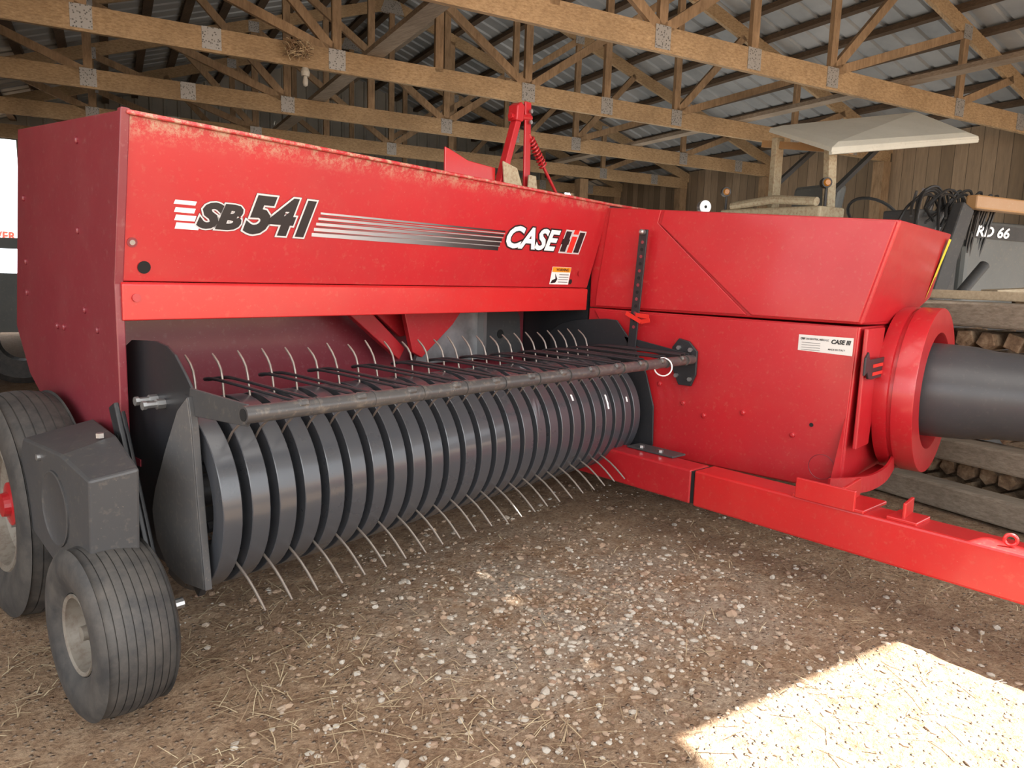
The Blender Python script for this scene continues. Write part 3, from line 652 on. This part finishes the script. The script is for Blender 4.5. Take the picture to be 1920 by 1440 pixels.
for k in range(2200):
    if random.random()<.55: x=random.uniform(.2,1.3); y=random.uniform(.7,2.2)
    else: x=random.uniform(.3,3.5); y=random.uniform(.2,2.2)
    if math.hypot(x-.585,y-1.73)<.22: continue
    a=random.uniform(0,6.28);l=random.uniform(.012,.05);z=gz(x,y)+.006
    w=random.uniform(.0007,.0014)
    d=Vector((math.cos(a),math.sin(a),random.uniform(-.1,.15)))*l;s=Vector((-math.sin(a),math.cos(a),0))*w
    c=Vector((x,y,z)); m=c+Vector((0,0,.003))+s*random.uniform(-3,3)
    sb.add([c-d-s,c-d+s,m+s,m-s,c+d+s,c+d-s],[(0,1,2,3),(3,2,4,5)])
o=tag(mk('straw_litter',sb.v,sb.f,STRAW),'dry broken straw strewn over the dirt floor','straw'); o['kind']='stuff'
# ================================================================== firewood pile
def log(p,q,z,r):
    n=random.choice([3,4,5,6]);a0=random.uniform(0,6.28);L=random.uniform(.38,.46);p0=p+random.uniform(-.03,.03)
    pts=[(r*random.uniform(.85,1.)*math.cos(a0+2*math.pi*i/n),r*random.uniform(.85,1.)*math.sin(a0+2*math.pi*i/n)) for i in range(n)]
    vs=[W(p0+random.uniform(-.008,.008),q+a,z+b_) for a,b_ in pts]+[W(p0+L,q+a,z+b_) for a,b_ in pts]
    fs=[list(range(n)),list(range(2*n-1,n-1,-1))]+[(i,(i+1)%n,(i+1)%n+n,i+n) for i in range(n)]
    tag(mk('firewood_log',vs,fs,LOGM,bevel=.006),'split firewood log with rough end grain in a stack','firewood','stacked firewood')
for row,(z) in enumerate([.052,.155,.375,.485,.595,.705,.812]):
    q=1.25+random.uniform(0,.05)
    while q<3.1:
        r=random.uniform(.046,.052) if z<.2 else random.uniform(.048,.056)
        log(3.70,q+r,z,r)
        q+=2*r
for (p,q0,q1,z,w,h,m) in [(3.52,1.0,3.3,.06,.13,.12,GREYW),(3.66,1.1,3.3,.265,.16,.11,GREYW),(3.72,1.1,3.3,.932,.18,.12,GREYW),(3.97,1.2,3.3,.932,.2,.11,GREYW)]:
    tag(mk('timber_beam',*beam_vf(W(p,q0,z),W(p,q1,z+.01),w,h),m,bevel=.012),'weathered grey wooden timber lying along the firewood stack','timber','weathered timbers')
# ================================================================== old tractor with canopy
TR=empty('canopy_tractor',W(5.0,3.75,0),'old tractor with off-white canopy, rusty posts and work lights','tractor')
A,B,C,D=W(4.32,4.0,2.17),W(4.14,3.3,1.92),W(5.65,3.72,2.40),W(5.58,3.2,2.14)
def cano(off,sh):
    cen=(A+B+C+D)/4
    return [cen+(q_-cen)*sh+Vector((0,0,off)) for q_ in (A,B,D,C)]
vs=cano(.006,.94)+cano(-.006,.99)+cano(-.006,1.01)+cano(.022,1.0)+cano(.045,.88); fs=[]
for a in range(4):
    for i in range(4): fs.append((a*4+i,a*4+(i+1)%4,(a+1)*4+(i+1)%4,(a+1)*4+i))
fs+=[(16,17,18,19),(3,2,1,0)]
CANM=nmat('canopy_fiberglass',build=paint((.56,.56,.49),dust=(.26,.22,.15),amt=.3,rb=.5))
mk('canopy',vs,fs,CANM,TR,bevel=.006)
for t in (.15,.38,.62,.85):
    mk('canopy_rib',*beam_vf(A.lerp(C,t)*.97+B.lerp(D,t)*.03+Vector((0,0,-.02)),A.lerp(C,t)*.05+B.lerp(D,t)*.95+Vector((0,0,-.02)),.05,.035),TRW,TR,bevel=.006)
mk('canopy_rim',*beam_vf(B.lerp(A,.02)+Vector((0,0,-.01)),D.lerp(C,.02)+Vector((0,0,-.01)),.03,.035),CANM,TR,bevel=.006)
mk('canopy_post',*beam_vf(W(4.42,4.0,1.1),W(4.36,3.95,2.12),.05,.08,(CA,SA,0)),TRW,TR,bevel=.006)
mk('canopy_post',*beam_vf(W(4.45,3.5,1.1),W(4.34,3.47,1.98),.05,.08,(CA,SA,0)),TRW,TR,bevel=.006)
RUSTY=nmat('rusty_tan_paint',build=paint((.36,.20,.085),dust=(.42,.33,.22),amt=.5))
mk('canopy_cross_bar',*beam_vf(W(4.36,3.32,1.95),W(4.38,4.1,2.10),.05,.05),RUSTY,TR)
mk('canopy_strut',*beam_vf(W(4.44,3.5,1.70),W(4.95,3.55,2.06),.04,.03),TRD,TR)
mk('canopy_strut',*beam_vf(W(4.42,3.98,1.80),W(4.90,3.93,2.20),.04,.03),TRD,TR)
mk('seat',*beam_vf(W(4.55,3.75,1.45),W(4.62,3.75,1.78),.40,.10,(CA,SA,0)),TRG,TR,bevel=.03)
for qq in (3.36,4.28):
    arcp=[W(4.95+.72*math.cos(a),qq,.72+.80*math.sin(a)) for a in [math.radians(20+10*k) for k in range(15)]]
    m=MB()
    for a,b_ in zip(arcp[:-1],arcp[1:]): m.add(*beam_vf(a,b_,.30,.02))
    mk('fender',m.v,m.f,TRW,TR)
mk('toolbox',*beam_vf(W(4.2,3.3,1.52),W(4.2,4.2,1.55),.25,.10),TRW,TR,bevel=.015)
mk('fender_rail',*sweep_vf([W(4.1,3.35,1.60),W(4.1,3.7,1.64),W(4.1,4.1,1.62)],.03,10),TRW,TR,smooth=True)
for p,q,z in ((4.15,4.22,1.74),(4.25,3.40,1.74)):
    mk('lamp_housing',*lathe_vf([(0,.035),(.04,.035),(.07,.02)],W(p,q,z),(.6,.6,0),16),TRD,TR)
    mk('amber_lens',*lathe_vf([(0,.026),(-.012,.018)],W(p,q,z),(.6,.6,0),16),AMB,TR)
    mk('lamp_stalk',*sweep_vf([W(p+.02,q+.02,z),W(p+.02,q+.02,1.55)],.01,8),TRD,TR)
mk('engine_hood',*beam_vf(W(5.6,3.85,1.25),W(7.0,3.85,1.15),.65,.6),TRG,TR,bevel=.05)
mk('transmission',*beam_vf(W(4.5,3.85,.8),W(6.9,3.85,.7),.5,.5),TRG,TR,bevel=.03)
mk('steering_wheel',*lathe_vf([(.012*math.cos(a),.2+.012*math.sin(a)) for a in [k*math.pi/3 for k in range(6)]],W(5.25,3.75,1.60),(.6,-.2,.75),24,True),TRD,TR)
for (p,q,r,w) in ((4.95,3.40,.68,.30),(4.95,4.32,.68,.30),(6.7,3.5,.42,.22),(6.7,4.2,.42,.22)):
    mk('tractor_tire',*lathe_vf([(-w/2,r*.5),(-w/2,r*.85),(-w*.35,r),(w*.35,r),(w/2,r*.85),(w/2,r*.5)],W(p,q,r),(-SA,CA,0),32,True),RUBBER,TR)
    mk('tractor_rim',*lathe_vf([(-w*.4,.001),(-w*.3,r*.3),(-w*.45,r*.5),(w*.45,r*.5),(w*.3,.001)],W(p,q,r),(-SA,CA,0),24),TRW,TR)
# ================================================================== dark loader machine
LD=empty('loader_tractor',W(5.4,2.8,0),'dark dusty loader tractor with hydraulic hoses behind the firewood','tractor')
UP=Vector((CA,SA,0))
mk('engine_hood',*beam_vf(W(4.62,2.84,1.23),W(6.1,2.84,1.25),.40,.50),TRG,LD,bevel=.03)
mk('chassis',*beam_vf(W(4.4,2.84,.75),W(6.3,2.84,.75),.36,.40),TRD,LD,bevel=.02)
quad_on('side_stripe',W(4.64,2.632,1.375),UP,VZ,[(0,0),(1.3,.0),(1.3,.085),(0,.085)],TRD,LD,.002)
text_on('lettering','RD 66',W(4.68,2.632,1.385),UP,VZ,.36,.062,WHITE,LD,.2,.03,.006)
mk('front_grille',*beam_vf(W(4.42,2.84,1.15),W(4.60,2.84,1.15),.34,.46),TRD,LD,bevel=.02)
mk('loader_arm',*beam_vf(W(4.12,2.52,.98),W(4.33,2.52,1.53),.07,.12,(CA,SA,0)),TRD,LD,bevel=.01)
mk('loader_arm',*beam_vf(W(4.40,2.52,1.56),W(6.0,2.50,1.57),.07,.08),RUSTY,LD,bevel=.01)
mk('loader_arm',*beam_vf(W(4.35,3.05,.95),W(4.6,3.05,1.50),.07,.13,(CA,SA,0)),TRD,LD,bevel=.01)
mk('hydraulic_cylinder',*sweep_vf([W(4.28,2.46,1.02),W(4.50,2.46,1.20)],.03,12),TRD,LD,smooth=True)
mk('hydraulic_cylinder',*sweep_vf([W(4.02,2.6,1.10),W(4.28,2.6,1.48)],.03,12),STEEL,LD,smooth=True)
mk('valve_block',*beam_vf(W(4.02,2.7,1.42),W(4.34,2.7,1.42),.22,.16),TRD,LD,bevel=.01)
mk('valve_block',*beam_vf(W(4.10,2.75,1.25),W(4.45,2.75,1.22),.30,.20),TRG,LD,bevel=.01)
for k in range(5): mk('valve_lever',*sweep_vf([W(4.05+.06*k,2.66,1.48),W(4.03+.065*k,2.62,1.60+.02*(k%2))],.009,6),STEEL if k%2 else TRD,LD)
for k in range(20):
    s=Vector((random.uniform(-.1,.1),random.uniform(-.1,.1),random.uniform(-.03,.05)))
    pts=[W(3.82+.03*k,2.55,1.38+.01*(k%5))+s,W(3.95+.04*k,2.6,1.52+.025*(k%4)),W(4.15+.035*k,2.6,1.58+.02*(k%3)),W(4.38+.02*k,2.65,1.40-.04*(k%5))]
    mk('hydraulic_hose',*sweep_vf(smooth_pts(pts,6),.008,6),nmat('black_hose',(.012,.012,.012),.45),LD,smooth=True)
for (p,q,r,w) in ((4.75,2.55,.40,.2),(4.75,3.10,.40,.2),(6.3,2.5,.62,.32)):
    mk('tractor_tire',*lathe_vf([(-w/2,r*.5),(-w/2,r*.85),(-w*.35,r),(w*.35,r),(w/2,r*.85),(w/2,r*.5)],W(p,q,r),(-SA,CA,0),32,True),RUBBER,LD)
tag(mk('lumber_board',*beam_vf(W(4.10,2.2,1.035),W(4.9,1.75,1.105),.14,.045),LUMB,bevel=.004),'pale sawn board resting on top of the firewood stack','board','loose boards')
tag(mk('lumber_board',*beam_vf(W(3.80,2.9,1.030),W(3.86,1.35,1.025),.14,.045),LUMB,bevel=.004),'weathered plank lying along the firewood stack','board','loose boards')
# ================================================================== left background trailer + sign
TL=empty('flatbed_trailer',W(-.9,8.3,0),'grey flatbed trailer with rails parked at the open end','trailer')
mk('deck',*beam_vf(W(-1.7,8.3,.85),W(1.2,8.3,.85),1.6,.09),TRG,TL)
for p in (-1.5,-.9,-.3,.3): mk('stake',*beam_vf(W(p,7.5,.85),W(p,7.5,1.35),.05,.05,(CA,SA,0)),TRD,TL)
mk('rail',*beam_vf(W(-1.7,7.5,1.20),W(1.0,7.5,1.20),.04,.09),TRG,TL)
mk('side_board',*beam_vf(W(-1.7,7.5,.70),W(1.0,7.5,.70),.04,.5),TRG,TL)
mk('trailer_tire',*lathe_vf([(-.1,.18),(-.11,.33),(-.08,.38),(.08,.38),(.11,.33),(.1,.18)],W(-.7,7.6,.38),(-SA,CA,0),28,True),RUBBER,TL)
sg=empty('banner_sign',W(-1.9,16,0),'white banner sign with red lettering standing outside','sign')
mk('panel',*beam_vf(W(-2.7,16,1.50),W(-1.2,16,1.50),.02,.30),WHITE,sg)
mk('leg',*beam_vf(W(-2.5,16.02,0),W(-2.5,16.02,1.4),.05,.05,(CA,SA,0)),TRD,sg); mk('leg',*beam_vf(W(-1.3,16.02,0),W(-1.3,16.02,1.4),.05,.05,(CA,SA,0)),TRD,sg)
text_on('lettering','POWER',W(-2.1,15.985,1.43),UP,VZ,.62,.14,REDV,sg,0,.03,.003)
# ================================================================== light
w=bpy.data.worlds.new('world'); bpy.context.scene.world=w; w.use_nodes=True
bg=w.node_tree.nodes['Background']; bg.inputs[0].default_value=(.90,.95,1,1); bg.inputs[1].default_value=3.0
sun=bpy.data.lights.new('sun','SUN'); sun.energy=42; sun.angle=.009; sun.color=(1,.96,.88)
so=bpy.data.objects.new('sun',sun); COL.objects.link(so)
d=W(-.40,.3,-1).normalized()
so.rotation_euler=d.to_track_quat('-Z','Y').to_euler()
def area(name,loc,tgt,sx,sy,e,col=(1,1,1)):
    l=bpy.data.lights.new(name,'AREA'); l.shape='RECTANGLE'; l.size=sx; l.size_y=sy; l.energy=e; l.color=col
    o=bpy.data.objects.new(name,l); COL.objects.link(o); o.location=loc
    o.rotation_euler=(Vector(tgt)-Vector(loc)).to_track_quat('-Z','Y').to_euler(); return o
area('front_opening_fill',W(1.5,-2.6,2.2),W(3.5,6,2.2),8,2.4,175,(1,.98,.94))  # unseen fill added at the open front to strengthen the daylight
area('floor_bounce_fill',W(5.2,5.5,.9),W(5.2,5.6,5),5,7,120,(1,.94,.86))  # fill added to brighten roof and trusses from below, no real fixture
area('overhead_floor_fill',W(1.0,.9,2.9),W(1.1,1.0,0),3,2,54,(1,.96,.90))  # overhead fill added to brighten the floor, not a barn fixture
# ================================================================== camera
cam=bpy.data.cameras.new('camera'); cam.sensor_width=36; cam.lens=25.5; cam.clip_end=200
co=bpy.data.objects.new('camera',cam); COL.objects.link(co)
sp_,cp_=.14643,.98922
Fh=Vector((.749,.6626,0));Rr=Vector((.6626,-.749,0))
f=Fh*cp_+Vector((0,0,-sp_));up=Fh*sp_+Vector((0,0,cp_))
a=math.radians(1.75)
cr=Rr*math.cos(a)+up*math.sin(a); cu=-Rr*math.sin(a)+up*math.cos(a)
M=Matrix((cr,cu,-f)).transposed().to_4x4(); M.translation=Vector((0,0,1.05))
co.matrix_world=M
bpy.context.scene.camera=co
bpy.context.scene.view_settings.view_transform='Standard'
bpy.context.scene.view_settings.look='None'
bpy.context.scene.view_settings.exposure=.03
